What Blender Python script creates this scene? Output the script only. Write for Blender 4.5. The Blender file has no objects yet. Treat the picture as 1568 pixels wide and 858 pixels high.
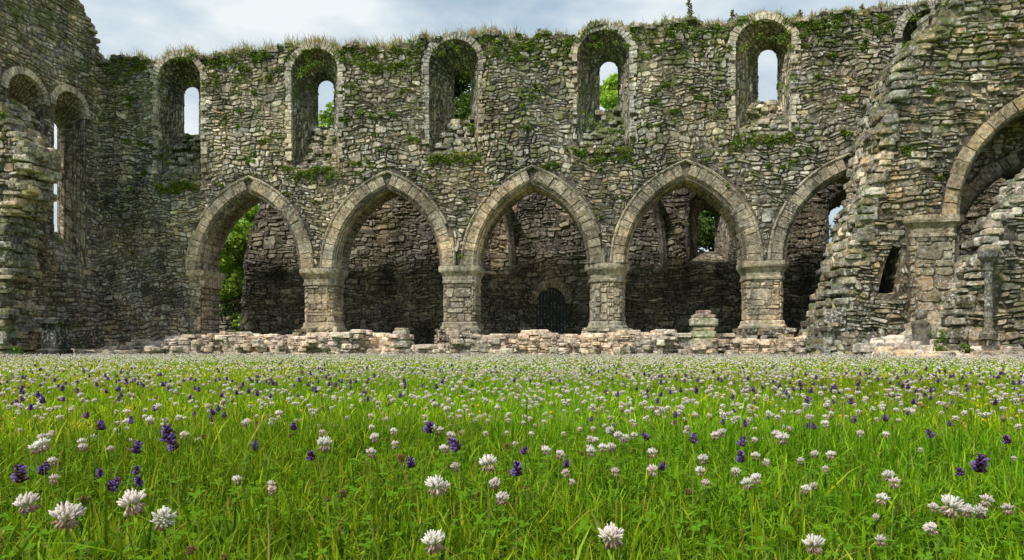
import bpy, math, random
import numpy as np
from mathutils import Vector
from mathutils.geometry import tessellate_polygon
random.seed(3); rng=np.random.default_rng(5)
U=random.uniform
scene=bpy.context.scene
D=24.0; TH=1.2

# ---------------------------------------------------------------- mesh helpers
def np_mesh(name, verts, faces, cols, mat, parent=None, smooth=False):
    verts=np.asarray(verts,dtype=np.float32)
    me=bpy.data.meshes.new(name)
    me.vertices.add(len(verts)); me.vertices.foreach_set('co',verts.ravel())
    loops=np.concatenate([np.asarray(f,dtype=np.int32).ravel() for f in faces])
    lens=np.concatenate([np.full(len(f),np.asarray(f).shape[1],dtype=np.int32) for f in faces])
    starts=np.concatenate([[0],np.cumsum(lens)[:-1]]).astype(np.int32)
    me.loops.add(len(loops)); me.loops.foreach_set('vertex_index',loops)
    me.polygons.add(len(lens)); me.polygons.foreach_set('loop_start',starts)
    me.update(calc_edges=True)
    a=me.attributes.new('Col','FLOAT_COLOR','POINT')
    c=np.ones((len(verts),4),dtype=np.float32); c[:,:3]=cols
    a.data.foreach_set('color',c.ravel())
    if smooth: me.polygons.foreach_set('use_smooth',np.ones(len(lens),dtype=bool))
    me.materials.append(mat)
    ob=bpy.data.objects.new(name,me); scene.collection.objects.link(ob)
    if parent: ob.parent=parent
    return ob
class MB:
    def __init__(s): s.v=[]; s.f=[]; s.c=[]
    def add(s,vs,fs,col):
        n=len(s.v); s.v+=vs; s.f+=[[i+n for i in f] for f in fs]; s.c+=[col]*len(vs)
    def obj(s,name,mat,parent=None,smooth=False):
        me=bpy.data.meshes.new(name); me.from_pydata(s.v,[],s.f); me.update()
        a=me.attributes.new('Col','FLOAT_COLOR','POINT')
        c=np.ones((len(s.v),4),dtype=np.float32); c[:,:3]=np.array(s.c); a.data.foreach_set('color',c.ravel())
        if smooth: me.polygons.foreach_set('use_smooth',np.ones(len(me.polygons),dtype=bool))
        me.materials.append(mat)
        ob=bpy.data.objects.new(name,me); scene.collection.objects.link(ob)
        if parent: ob.parent=parent
        return ob
def empty(name,loc=(0,0,0)):
    e=bpy.data.objects.new(name,None); scene.collection.objects.link(e); return e

# ---------------------------------------------------------------- materials
def nmat(name):
    m=bpy.data.materials.new(name); m.use_nodes=True; nt=m.node_tree; nt.nodes.clear(); return m,nt
def N(nt,t,**k):
    n=nt.nodes.new(t)
    for a,b in k.items(): setattr(n,a,b)
    return n
def noise(nt,vec,scale,detail=4,rough=.6):
    n=N(nt,'ShaderNodeTexNoise'); n.inputs['Scale'].default_value=scale; n.inputs['Detail'].default_value=detail
    n.inputs['Roughness'].default_value=rough; nt.links.new(vec,n.inputs['Vector']); return n.outputs['Fac']
def ramp(nt,fac,p0,p1,c0=(0,0,0,1),c1=(1,1,1,1)):
    r=N(nt,'ShaderNodeValToRGB'); r.color_ramp.elements[0].position=p0; r.color_ramp.elements[1].position=p1
    r.color_ramp.elements[0].color=c0; r.color_ramp.elements[1].color=c1; nt.links.new(fac,r.inputs[0]); return r.outputs[0]
def mix(nt,fac,a,b,bt='MIX'):
    m=N(nt,'ShaderNodeMix',data_type='RGBA',blend_type=bt)
    for s,v in ((m.inputs[0],fac),(m.inputs[6],a),(m.inputs[7],b)):
        if isinstance(v,(int,float)): s.default_value=v
        elif isinstance(v,tuple): s.default_value=v
        else: nt.links.new(v,s)
    return m.outputs[2]
def math_(nt,op,a,b):
    m=N(nt,'ShaderNodeMath',operation=op)
    for s,v in ((m.inputs[0],a),(m.inputs[1],b)):
        if isinstance(v,(int,float)): s.default_value=v
        else: nt.links.new(v,s)
    return m.outputs[0]
def stone_mat(name,lichen=.5,moss=.5,stain=.5,tint=(1,1,1,1),mz=.012):
    m,nt=nmat(name); L=nt.links
    tc=N(nt,'ShaderNodeTexCoord'); obj=tc.outputs['Object']
    at=N(nt,'ShaderNodeAttribute',attribute_name='Col')
    base=mix(nt,1.0,at.outputs['Color'],tint,'MULTIPLY')
    var=ramp(nt,noise(nt,obj,9,6,.75),.35,.65,(.34,.33,.325,1),(1.6,1.57,1.52,1))
    base=mix(nt,1.0,base,var,'MULTIPLY')
    warm=ramp(nt,noise(nt,obj,.55,4,.6),.42,.62,(.98,1,1.02,1),(1.16,1.01,.84,1))
    base=mix(nt,1.0,base,warm,'MULTIPLY')
    st=N(nt,'ShaderNodeMapping'); st.inputs['Scale'].default_value=(1.3,1.3,.4); L.new(obj,st.inputs[0])
    sf=ramp(nt,noise(nt,st.outputs[0],.8,6,.65),.42,.6,(1-stain,1-stain,1-stain,1),(1.15,1.15,1.15,1))
    base=mix(nt,1.0,base,sf,'MULTIPLY')
    big=ramp(nt,noise(nt,obj,.28,3,.6),.38,.6,(.74,.74,.73,1),(1.12,1.12,1.12,1))
    base=mix(nt,1.0,base,big,'MULTIPLY')
    lf=math_(nt,'MULTIPLY',ramp(nt,noise(nt,obj,10,6,.75),.52,.59),ramp(nt,noise(nt,obj,1.1,3,.6),.36,.58))
    base=mix(nt,math_(nt,'MULTIPLY',lf,lichen),base,(.68,.68,.63,1))
    g=N(nt,'ShaderNodeNewGeometry'); sp=N(nt,'ShaderNodeSeparateXYZ'); L.new(g.outputs['Normal'],sp.inputs[0])
    so=N(nt,'ShaderNodeSeparateXYZ'); L.new(obj,so.inputs[0])
    up=math_(nt,'MULTIPLY',sp.outputs[2],.16)
    hz=math_(nt,'MULTIPLY',math_(nt,'MAXIMUM',math_(nt,'SUBTRACT',so.outputs[2],5.0),0.0),mz)
    mn=math_(nt,'ADD',math_(nt,'ADD',noise(nt,obj,1.5,7,.72),up),hz)
    mf=math_(nt,'MULTIPLY',ramp(nt,mn,.58,.66),moss)
    mcol=ramp(nt,noise(nt,obj,6,4,.7),.35,.65,(.06,.08,.02,1),(.15,.18,.045,1))
    base=mix(nt,mf,base,mcol)
    b=N(nt,'ShaderNodeBsdfPrincipled'); L.new(base,b.inputs['Base Color']); b.inputs['Roughness'].default_value=.92
    b.inputs['Specular IOR Level'].default_value=.15
    bp=N(nt,'ShaderNodeBump'); bp.inputs['Strength'].default_value=1.0; bp.inputs['Distance'].default_value=.05
    L.new(noise(nt,obj,16,9,.78),bp.inputs['Height']); L.new(bp.outputs[0],b.inputs['Normal'])
    o=N(nt,'ShaderNodeOutputMaterial'); L.new(b.outputs[0],o.inputs[0]); return m
def leaf_mat(name,trans=.35,rough=.55,spec=.3):
    m,nt=nmat(name); L=nt.links
    at=N(nt,'ShaderNodeAttribute',attribute_name='Col'); c=at.outputs['Color']
    b=N(nt,'ShaderNodeBsdfPrincipled'); L.new(c,b.inputs['Base Color']); b.inputs['Roughness'].default_value=rough
    b.inputs['Specular IOR Level'].default_value=spec
    t=N(nt,'ShaderNodeBsdfTranslucent'); L.new(c,t.inputs[0])
    x=N(nt,'ShaderNodeMixShader'); x.inputs[0].default_value=trans; L.new(b.outputs[0],x.inputs[1]); L.new(t.outputs[0],x.inputs[2])
    o=N(nt,'ShaderNodeOutputMaterial'); L.new(x.outputs[0],o.inputs[0]); return m
M_ST=stone_mat('rubble_stone',.9,.85,.55,(1.33,1.31,1.27,1),.012)
M_MO=stone_mat('mortar',.3,.6,.5,(.95,.93,.9,1))
M_AS=stone_mat('cut_stone',.6,.3,.45,(1.35,1.31,1.23,1),mz=.004)
M_RG=stone_mat('window_ring_stone',.75,.35,.35,(1.35,1.34,1.3,1),mz=.0)
M_DK=stone_mat('shade_tinted_stone',.45,.4,.55,(.74,.71,.68,1),.004)  # tint lowered so aisle shade sits in the colour; pedestal, boundary wall share it
M_LO=stone_mat('foundation_stone',.75,.15,.3,(1.75,1.66,1.58,1))
M_LF=leaf_mat('foliage'); M_GR=leaf_mat('grass_blade',.42,.5,.15); M_FL=leaf_mat('petal',.5,.8,.1)
M_BK,nt=nmat('bark'); b=N(nt,'ShaderNodeBsdfPrincipled'); b.inputs['Base Color'].default_value=(.09,.07,.05,1); b.inputs['Roughness'].default_value=.95
o=N(nt,'ShaderNodeOutputMaterial'); nt.links.new(b.outputs[0],o.inputs[0])
tc=N(nt,'ShaderNodeTexCoord'); bp=N(nt,'ShaderNodeBump'); nt.links.new(noise(nt,tc.outputs['Object'],12),bp.inputs['Height']); nt.links.new(bp.outputs[0],b.inputs['Normal'])
M_SH,nt=nmat('doorway_shade'); b=N(nt,'ShaderNodeBsdfPrincipled'); b.inputs['Base Color'].default_value=(.02,.02,.02,1); b.inputs['Metallic'].default_value=.6  # near-black material, used only for the painted shade of the doorway
o=N(nt,'ShaderNodeOutputMaterial'); nt.links.new(b.outputs[0],o.inputs[0])

PAL=[(.26,.25,.225),(.33,.32,.29),(.20,.19,.17),(.39,.375,.335),(.27,.235,.19),(.13,.12,.11),(.50,.485,.44),(.32,.27,.20),(.24,.225,.20),(.30,.29,.27),(.21,.21,.205),(.16,.15,.135)]
PAS=[(.30,.27,.22),(.33,.295,.235),(.26,.235,.195),(.28,.24,.19),(.32,.30,.26)]
PLO=[(.38,.345,.31),(.32,.285,.26),(.45,.42,.39),(.30,.265,.24),(.36,.31,.275)]
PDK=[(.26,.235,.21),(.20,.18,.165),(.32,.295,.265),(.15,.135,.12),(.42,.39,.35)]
MORT=(.16,.14,.115)

RING=[(-1,-.55),(-.72,-1),(.72,-1),(1,-.55),(1,.55),(.72,1),(-.72,1),(-1,.55)]
def stone(mb,P,a,b,c,d,prot,pal,gap):
    cx,cy=(a+b)/2,(c+d)/2; hx,hy=(b-a)/2-gap,(d-c)/2-gap
    if hx<.012 or hy<.012: return
    p=U(*prot); ins=min(.024,hx*.35,hy*.35); j=.2
    tx,ty=U(-.014,.014),U(-.016,.014)
    r=[(x*(1+U(-j,.05)),y*(1+U(-j,.07))) for x,y in RING]
    vs=[P(cx+x*hx,cy+y*hy,-.03) for x,y in r]
    vs+=[P(cx+x*(hx-ins*.4),cy+y*(hy-ins*.4),p*.6) for x,y in r]
    vs+=[P(cx+x*(hx-ins),cy+y*(hy-ins),p+.006+x*tx+y*ty) for x,y in r]
    fs=[[i,(i+1)%8,8+(i+1)%8,8+i] for i in range(8)]+[[8+i,8+(i+1)%8,16+(i+1)%8,16+i] for i in range(8)]+[list(range(16,24))]
    k=U(.66,1.28); col=random.choice(pal)
    mb.add(vs,fs,(col[0]*k,col[1]*k*U(.97,1.02),col[2]*k*U(.94,1.04)))
def stones(mb,P,U0,U1,V0,V1,keep=None,sw=.33,sh=.13,prot=(0,.05),pal=PAL,gap=.006,wob=.05,big=.06):
    def put(a,b,c,d,depth=0):
        if keep:
            k=[keep(x,y) for x,y in ((a,c),(b,c),(a,d),(b,d),((a+b)/2,(c+d)/2))]
            if not all(k):
                if any(k) and depth<2:
                    m=(a+b)/2
                    if depth==0 or (b-a)<=(d-c):
                        put(a,m,c,d,depth+1); put(m,b,c,d,depth+1)
                    else:
                        n=(c+d)/2; put(a,b,c,n,depth+1); put(a,b,n,d,depth+1)
                return
        stone(mb,PW,a,b,c,d,prot,pal,gap)
    def PW(u,v,w):
        return P(u+wob*.4*math.sin(v*9+u*2),v+wob*math.sin(u*1.1+v*.6)+wob*.5*math.sin(u*3.1+v*1.7+2)+wob*.4*math.sin(u*8.3+v*6.1),w)
    v=V0
    while v<V1-.02:
        h=sh*U(.6,1.6)
        if v+h>V1: h=V1-v
        u=U0-U(0,sw)
        while u<U1:
            w=sw*U(.35,1.8); a,b=max(u,U0),min(u+w,U1)
            if b-a>.03:
                if h>.11 and random.random()<.33:
                    m=v+h*U(.35,.65); put(a,b,v,m)
                    if b-a>.25 and random.random()<.5: q=a+(b-a)*U(.35,.65); put(a,q,m,v+h); put(q,b,m,v+h)
                    else: put(a,b,m,v+h)
                elif random.random()<big: 
                    put(a,b,v-.01,v+h*1.6)
                else: put(a,b,v,v+h)
            u+=w
        v+=h
def patch(mb,A,B,C,Dd,ref,**k):
    A,B,C,Dd=map(Vector,(A,B,C,Dd)); lu=((B-A).length+(C-Dd).length)/2; lv=((Dd-A).length+(C-B).length)/2
    n=(B-A+C-Dd).cross(Dd-A+C-B)
    if n.length<1e-6: return
    n.normalize()
    if n.dot(Vector(ref))<0: n=-n
    def P(u,v,w):
        s,t=u/lu,v/lv
        p=(A*(1-s)+B*s)*(1-t)+(Dd*(1-s)+C*s)*t+n*w
        return (p.x,p.y,p.z)
    stones(mb,P,0,lu,0,lv,**k)
def block(mb,cx,cy,cz,sx,sy,sz,rot,col):
    c,s=math.cos(rot),math.sin(rot); t=.78
    vs=[]
    for z,k in ((-1,.92),(-.7,1),(.6,1),(1,.85)):
        for a,b in ((-1,-t),(-t,-1),(t,-1),(1,-t),(1,t),(t,1),(-t,1),(-1,t)):
            xx,yy=a*sx*k*U(.9,1.06),b*sy*k*U(.9,1.06); vs.append((cx+c*xx-s*yy,cy+s*xx+c*yy,cz+z*sz*U(.9,1.06)))
    fs=[[k*8+i,k*8+(i+1)%8,(k+1)*8+(i+1)%8,(k+1)*8+i] for k in range(3) for i in range(8)]+[list(range(8)),list(range(24,32))]
    mb.add(vs,fs,col)
def core(mb,P,outline,holes,backholes,thick,col=MORT):
    loops=[outline]+holes; bl=[outline]+backholes
    for w,LL in ((0,loops),(-thick,bl)):
        pts=[p for l in LL for p in l]
        tris=tessellate_polygon([[Vector((x,y,0)) for x,y in l] for l in LL])
        mb.add([P(x,y,w) for x,y in pts],[list(t) for t in tris],col)
    for l,b_ in zip(loops,bl):
        n=len(l)
        mb.add([P(x,y,0) for x,y in l]+[P(x,y,-thick) for x,y in b_],[[i,(i+1)%n,n+(i+1)%n,n+i] for i in range(n)],col)
def inpoly(poly):
    n=len(poly)
    def f(x,y):
        r=False; j=n-1
        for i in range(n):
            xi,yi=poly[i]; xj,yj=poly[j]
            if (yi>y)!=(yj>y) and x<(xj-xi)*(y-yi)/(yj-yi)+xi: r=not r
            j=i
        return r
    return f
def rag(pts,amp=.08,step=.22):
    out=[]
    for (a,b),(c,d) in zip(pts[:-1],pts[1:]):
        n=max(1,int(math.hypot(c-a,d-b)/step))
        for i in range(n):
            t=i/n; out.append((a+(c-a)*t+(U(-amp,amp) if i else 0),b+(d-b)*t+(U(-amp,amp) if i else 0)))
    out.append(pts[-1]); return out
def steps(pts,amp=.08,s0=.12,s1=.34):
    out=[pts[0]]; x,z=pts[0]
    for (a,b),(c,d) in zip(pts[:-1],pts[1:]):
        L=math.hypot(c-a,d-b); t=0
        while t<L:
            t=min(L,t+U(s0,s1)); nx,nz=a+(c-a)*t/L,b+(d-b)*t/L
            if t<L: nx+=U(-amp,amp)
            out.append((x+U(-.015,.015),nz)); out.append((nx,nz+U(-.02,.02))); x,z=nx,nz
    return out
def archloop(cx,hw,z0,zs,n=14):
    pts=[(cx-hw,z0),(cx+hw,z0),(cx+hw,zs)]
    for i in range(1,n): 
        a=math.pi*i/n; pts.append((cx+hw*math.cos(a),zs+hw*math.sin(a)))
    pts.append((cx-hw,zs)); return pts

# ---------------------------------------------------------------- arcade wall
arc=empty('abbey_arcade_wall')
R,OFF,HW,ZS=3.03,1.096,1.93,3.25
CEN=[-13.32,-7.95,-2.66,2.63,7.89,13.15]; PX=[-10.63,-5.3,-.02,5.27,10.52]
WIN=[(-16.16,-16.44,6.45,8.75,10.7),(-10.72,-10.81,6.75,8.85,10.65),(-5.48,-5.42,7.15,8.9,10.72),(-.17,.03,7.1,8.95,10.75),(5.18,5.6,7.35,9.0,10.85),(10.45,10.7,7.3,9.0,10.8)]
WH,WS=.93,10.45
def topz(x):
    z=11.40+.10*math.sin(x*.9)+.07*math.sin(x*2.7+1)+.06*math.sin(x*7.3)+.045*math.sin(x*17)
    for w in WIN:
        d=abs(x-w[0])
        if d<1.2: z=max(z,WS+math.sqrt(1.2**2-d*d)-.06)
    return z
def inarch(x,z,extra):
    if z<ZS: return False
    return any(math.hypot(abs(x-c)+OFF,z-ZS)<R+extra for c in CEN)
def inwin(x,z,e=0.0):
    for w in WIN:
        d=abs(x-w[0])
        if d<WH+e and w[2]-e<z<WS: return True
        if z>=WS and math.hypot(d,z-WS)<WH+e: return True
    return False
def keepA(x,z):
    if z>topz(x): return False
    if z<ZS: return x<-15.3 or x>15.2
    if inarch(x,z,.60): return False
    for w in WIN:
        if z>=WS and math.hypot(x-w[0],z-WS)<WH+.25: return False
    return not inwin(x,z)
PA=lambda u,v,w:(u,D-w,v)
PA2=lambda u,v,w:(u,D-w-(.022*(1+math.sin(u*1.3+v*.9))*(1 if w>-.02 else 0)),v)
apts=[]
phm=math.acos(OFF/R)
for i,c in enumerate(CEN):
    apts.append((c-HW-.02,0 if i==0 else ZS)); 
    if i==0: apts.append((c-HW-.02,ZS))
    for k in range(1,13):
        a=phm*k/12; apts.append((c+OFF-(R+.02)*math.cos(a),ZS+(R+.02)*math.sin(a)))
    for k in range(11,-1,-1):
        a=phm*k/12; apts.append((c-OFF+(R+.02)*math.cos(a),ZS+(R+.02)*math.sin(a)))
apts+= [(CEN[-1]+HW+.02,0),(18,0)]
x=18.0; tops=[]
while x>-19.8: tops.append((x,topz(x)-.03)); x-=.12
outline=[(-19.9,0)]+apts+tops+[(-19.9,topz(-19.9))]
holes=[archloop(w[0],WH,w[2],WS) for w in WIN]
bholes=[archloop(w[1],.33,w[3],w[4]-.33) for w in WIN]
mb=MB(); core(mb,PA,outline,holes,bholes,TH); mb.obj('wall_core',M_MO,arc)
mb=MB(); stones(mb,PA2,-19.6,17.5,0,11.9,keepA,sw=.26,sh=.15,prot=(-.010,.05),wob=.09,big=.1)
for i in range(520):
    x=-19.3+i*.062; y=D+U(0,1.0); kk=U(.7,1.2); c=random.choice(PAL); block(mb,x,y,topz(x)-.03,U(.1,.22),U(.1,.2),U(.04,.1),U(-.3,.3),tuple(q*kk for q in c))
mj=MB(); mw=MB()
BOX=[[0,1,2,3],[4,5,6,7],[0,1,5,4],[1,2,6,5],[2,3,7,6],[3,0,4,7]]
for w,h,bh in zip(WIN,holes,bholes):
    n=len(h); F=[Vector((x,D,z)) for x,z in h]; B=[Vector((x,D+TH,z)) for x,z in bh]
    c=Vector((w[0],D+.5,9))
    for i in range(n):
        j=(i+1)%n
        mid=(F[i]+F[j]+B[i]+B[j])/4
        patch(mj,F[i],F[j],B[j],B[i],c-mid,sw=.28 if i in (0,1,n-1) else .25,sh=.14 if i!=0 else .2,prot=(-.01,.03 if i else .10),wob=0,pal=PAL)
    k=24
    for i in range(k):
        a0,a1=math.pi*i/k+.01,math.pi*(i+1)/k-.01; r0,r1=WH-.02+U(-.01,.01),WH+.24+U(-.05,.05); y0=D-.07-U(0,.03); y1=D+.3
        vs=[(w[0]+r*math.cos(a)+U(-.008,.008),y,WS+r*math.sin(a)+U(-.008,.008)) for y in (y0,y1) for r,a in ((r0,a0),(r1,a0),(r1,a1),(r0,a1))]
        kk=U(.7,1.25); mw.add(vs,BOX,(.35*kk,.34*kk,.31*kk))
    for s in (-1,1):
        z=w[2]+.5
        while z<WS-.02:
            hh=U(.1,.2); wd=U(.12,.28); x0=w[0]+s*(WH-.015-U(0,.02)); x1=x0+s*wd; kk=U(.6,1.25); y0=D-.065-U(0,.03)
            if random.random()<.85:
                vs=[(xx+U(-.01,.01),yy,zz+U(-.008,.008)) for yy in (y0,D+.16) for xx,zz in ((x0,z+.008),(x1,z+.008),(x1,z+hh-.008),(x0,z+hh-.008))]
                mw.add(vs,BOX,(.34*kk,.33*kk,.30*kk))
            z+=hh
    for i in range(26):
        t=U(0,1); x=w[0]+U(-.85,.85)*(1-.4*t); kk=U(.6,1.1); c=random.choice(PAL)
        block(mj,x,D+t*.9,w[2]+(w[3]-w[2])*t*.97,U(.08,.2),U(.08,.16),U(.05,.1),U(-.4,.4),tuple(q*kk for q in c))
mb.obj('rubble_face',M_ST,arc); mj.obj('window_embrasures',M_ST,arc); mw.obj('window_rings',M_RG,arc)
# arches
mv=MB(); ms=MB()
def vouss(mv,prof,angs,fx,cc):
    vs=[]
    for a in angs:
        for r,y in prof: 
            x,z=fx(r,a); vs.append((x+U(-.008,.008),y+U(-.01,.01),z+U(-.008,.008)))
    m=len(prof); q_=len(angs)
    fs=[[q*m+p,q*m+p+1,(q+1)*m+p+1,(q+1)*m+p] for q in range(q_-1) for p in range(m-1)]+[list(range(m)),list(range((q_-1)*m,q_*m))]
    mv.add(vs,fs,cc)
for c in CEN:
    for s in (-1,1):
        nb=14; fx=lambda r,a:(c+s*max(r*math.cos(a)-OFF,0.0),ZS+r*math.sin(a))
        cuts=[0]+sorted([(i+U(-.25,.25))/nb for i in range(1,nb)])+[1]
        for i in range(nb):
            a0,a1=phm*cuts[i]+.0028,phm*cuts[i+1]-.0028; pj=U(-.02,.012)
            prof=[(R+.53+U(-.02,.02),D+.06),(R+.53,D-.085+pj),(R+.17,D-.09+pj),(R+.13,D-.02),(R+.01,D+.07),(R,D+.4)]
            kk=U(.66,1.25); cc=random.choice(PAS); vouss(mv,prof,(a0,(a0+a1)/2,a1),fx,tuple(q*kk for q in cc))
        nh=9
        for i in range(nh):
            a0,a1=phm*1.07*i/nh+.003,phm*1.07*(i+1)/nh-.003
            if random.random()<.1: continue
            prof=[(R+.535,D+.02),(R+.54,D-.105),(R+.59,D-.13),(R+.635,D-.08),(R+.635,D+.02)]
            kk=U(.65,1.15); vouss(mv,prof,(a0,(a0+a1)/2,a1),fx,(.30*kk,.28*kk,.235*kk))
        for i in range(nb):
            a0,a1=phm*i/nb,phm*(i+1)/nb
            q=lambda a,y:(c+s*(R*math.cos(a)-OFF),y,ZS+R*math.sin(a))
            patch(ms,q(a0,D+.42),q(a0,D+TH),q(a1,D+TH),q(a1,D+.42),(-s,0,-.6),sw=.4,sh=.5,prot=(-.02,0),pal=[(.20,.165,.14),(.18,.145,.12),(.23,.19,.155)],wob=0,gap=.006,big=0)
mv.obj('arch_voussoirs',M_AS,arc); ms.obj('arch_soffits',M_AS,arc)
# piers
def octo(hx,hy,ch): return [(-hx,-hy+ch),(-hx+ch,-hy),(hx-ch,-hy),(hx,-hy+ch),(hx,hy-ch),(hx-ch,hy),(-hx+ch,hy),(-hx,hy-ch)]
def loft(mb,cx,cy,poly,prof,cols,jit=.008):
    n=len(poly); vs=[]
    for z,of in prof:
        for x,y in poly:
            l=math.hypot(x,y); vs.append((cx+x*(1+of/l)+U(-jit,jit),cy+y*(1+of/l)+U(-jit,jit),z+U(-jit,jit)))
    fs=[]
    for k in range(len(prof)-1):
        for i in range(n): fs.append([k*n+i,k*n+(i+1)%n,(k+1)*n+(i+1)%n,(k+1)*n+i])
    fs.append(list(range(n))); fs.append(list(range((len(prof)-1)*n,len(prof)*n)))
    mb.add(vs,fs,cols)
mp=MB(); mc=MB(); mr=MB()
CAP=[(2.60,.0),(2.63,.045),(2.70,.05),(2.73,.015),(2.86,.03),(2.97,.09),(3.02,.14),(3.04,.17),(3.10,.19),(3.24,.19)]
for i,px in enumerate(PX):
    cy=D+TH/2
    poly=[(.62*math.cos(math.tau*k/16),.62*math.sin(math.tau*k/16)) for k in range(16)] if i==2 else octo(.6,.6,.13 if i%2 else .2)
    loft(mc,px,cy,poly,CAP,(.30,.275,.23))
    loft(mc,px,cy,poly,[(.98,.12),(1.04,.12),(1.10,.06),(1.2,.05),(1.24,0)],(.31,.29,.25))
    loft(mc,px,cy,poly,[(0,-.03),(2.64,-.03)],MORT)
    m=len(poly)
    for k in range(m):
        (x0,y0),(x1,y1)=poly[k],poly[(k+1)%m]
        patch(mp,(px+x0,cy+y0,1.24),(px+x1,cy+y1,1.24),(px+x1,cy+y1,2.6),(px+x0,cy+y0,2.6),(x0+x1,y0+y1,0),sw=.5 if i!=2 else .9,sh=.25,prot=(-.015,.012),pal=PAS,wob=0,gap=.005,big=0)
    pb=octo(.78,.78,.05)
    for k in range(8):
        (x0,y0),(x1,y1)=pb[k],pb[(k+1)%8]
        patch(mr,(px+x0,cy+y0,0),(px+x1,cy+y1,0),(px+x1,cy+y1,.98),(px+x0,cy+y0,.98),(x0+x1,y0+y1,0),sw=.35,sh=.16,prot=(-.04,.10),pal=PAL+PLO,wob=0)
    loft(mc,px,cy,pb,[(0,-.03),(.98,-.02)],(.2,.18,.15))
    for q in range(14): block(mr,px+U(-.85,.85),cy-.8+U(-.12,.2),U(.3,.95),U(.1,.22),U(.08,.18),U(.06,.12),U(-.4,.4),random.choice(PAL))
loft(mc,-15.45,D+TH/2,octo(.3,.62,.03),[(z,o*.8) for z,o in CAP],(.30,.27,.22))
patch(mp,(-15.25,D,0),(-15.25,D+TH,0),(-15.25,D+TH,2.62),(-15.25,D,2.62),(1,0,0),sw=.5,sh=.28,prot=(-.01,.02),pal=PAS,wob=0)
patch(mp,(-15.72,D-.05,0),(-15.25,D-.05,0),(-15.25,D-.05,2.6),(-15.72,D-.05,2.6),(0,-1,0),sw=.4,sh=.28,prot=(0,.02),pal=PAS,wob=0)
mp.obj('pier_shafts',M_AS,arc); mc.obj('capitals_and_bases',M_AS,arc); mr.obj('pier_footings',M_ST,arc)

# ---------------------------------------------------------------- west end wall
west=empty('west_end_wall'); XW=-19.55
PWARM=PAL+[(.34,.29,.21),(.38,.33,.25),(.32,.26,.18)]
PWW=lambda u,v,w:(XW+w,u,v)
prof=steps([(24.6,11.3),(24.0,11.7),(23.5,12.6),(22.9,13.2),(22.2,14.5),(21,15.6),(19.4,16.8),(18.6,17.2)],.07)
wout=[(24.6,0)]+prof+[(18.6,0)]
WW=[(22.55,.74,3.3,8.95,23.08,.17,4.7,8.6),(20.6,.75,3.3,8.8,21.1,.17,4.7,8.5)]
wh=[archloop(a,b_,c_,d_) for a,b_,c_,d_,*_ in WW]
wbh=[archloop(e,f,g,h_) for *_,e,f,g,h_ in WW]
mb=MB(); core(mb,PWW,wout,wh,wbh,1.15); mb.obj('wall_core',M_MO,west)
ip=inpoly(wout)
def keepW(u,v):
    if not ip(u,v): return False
    for a,b_,c_,d_,*_ in WW:
        if abs(u-a)<b_ and c_<v<d_: return False
        if v>=d_ and math.hypot(u-a,v-d_)<b_+.22: return False
    return True
mb=MB(); stones(mb,PWW,18.6,24.0,0,17.3,keepW,sw=.3,sh=.15,prot=(-.005,.06),pal=PWARM)
for u,v in prof:
    for _ in range(3): block(mb,XW-U(0,1.0),u,v-.02,U(.1,.2),U(.1,.2),U(.05,.1),U(-.4,.4),random.choice(PAL))
for w,h,bh in zip(WW,wh,wbh):
    n=len(h); F=[Vector((XW,x,z)) for x,z in h]; B=[Vector((XW-1.15,x,z)) for x,z in bh]; c=Vector((XW-.4,w[0],7))
    for i in range(n):
        j=(i+1)%n; patch(mb,F[i],F[j],B[j],B[i],c-(F[i]+F[j]+B[i]+B[j])/4,sw=.4,sh=.26,prot=(-.01,.015),wob=0,pal=PAS)
    for i in range(22):
        a0,a1=math.pi*i/22+.01,math.pi*(i+1)/22-.01
        vs=[(xx,w[0]+r*math.cos(a),w[3]+r*math.sin(a)) for xx in (XW+.08,XW-.2) for r,a in ((w[1]-.02,a0),(w[1]+.22,a0),(w[1]+.22,a1),(w[1]-.02,a1))]
        kk=U(.8,1.25); mb.add(vs,BOX,(.42*kk,.39*kk,.34*kk))
mb.obj('rubble_face',M_ST,west)

def ruin(name,edge,closing,y,thick,holes=[],pal=PAL,mat=M_ST,sw=.31,sh=.15,prot=(-.01,.08),extra=None,amp=.08,bs=1.0):
    e=empty(name); P=lambda u,v,w:(u,y-w,v)
    rg=steps(edge,amp); out=rg+closing
    mb=MB(); core(mb,P,out,holes,holes,thick); mb.obj('core',M_MO,e)
    ip=inpoly(out); hp=[inpoly(h) for h in holes]
    keep=lambda a,b:ip(a,b) and not any(h(a,b) for h in hp) and not (extra and extra(a,b))
    xs=[p[0] for p in out]; zs=[p[1] for p in out]
    mb=MB(); stones(mb,P,min(xs),max(xs),0,max(zs),keep,sw=sw,sh=sh,prot=prot,pal=pal,big=.1)
    for (a,b) in rg:
        if b<.05: continue
        m=int(thick/.22)
        for k in range(m):
            kk=U(.65,1.25); c=random.choice(pal)
            block(mb,a+U(-.08,.10),y+(k+U(.1,.9))*thick/m,b-U(0,.09),U(.1,.26)*bs,U(.1,.22)*bs,U(.05,.12)*bs,U(-.35,.35),tuple(q*kk for q in c))
    for h in holes:
        n=len(h); hc=Vector((sum(p[0] for p in h)/n,y+thick/2,sum(p[1] for p in h)/n))
        for i in range(n):
            a,b=h[i]; c,d=h[(i+1)%n]
            patch(mb,(a,y,b),(a,y+thick,b),(c,y+thick,d),(c,y,d),hc-Vector(((a+c)/2,y+thick/2,(b+d)/2)),sw=sw,sh=sh*1.5,prot=(-.03,.02),pal=pal,wob=0)
    mb.obj('stones',mat,e)
    return e
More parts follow.
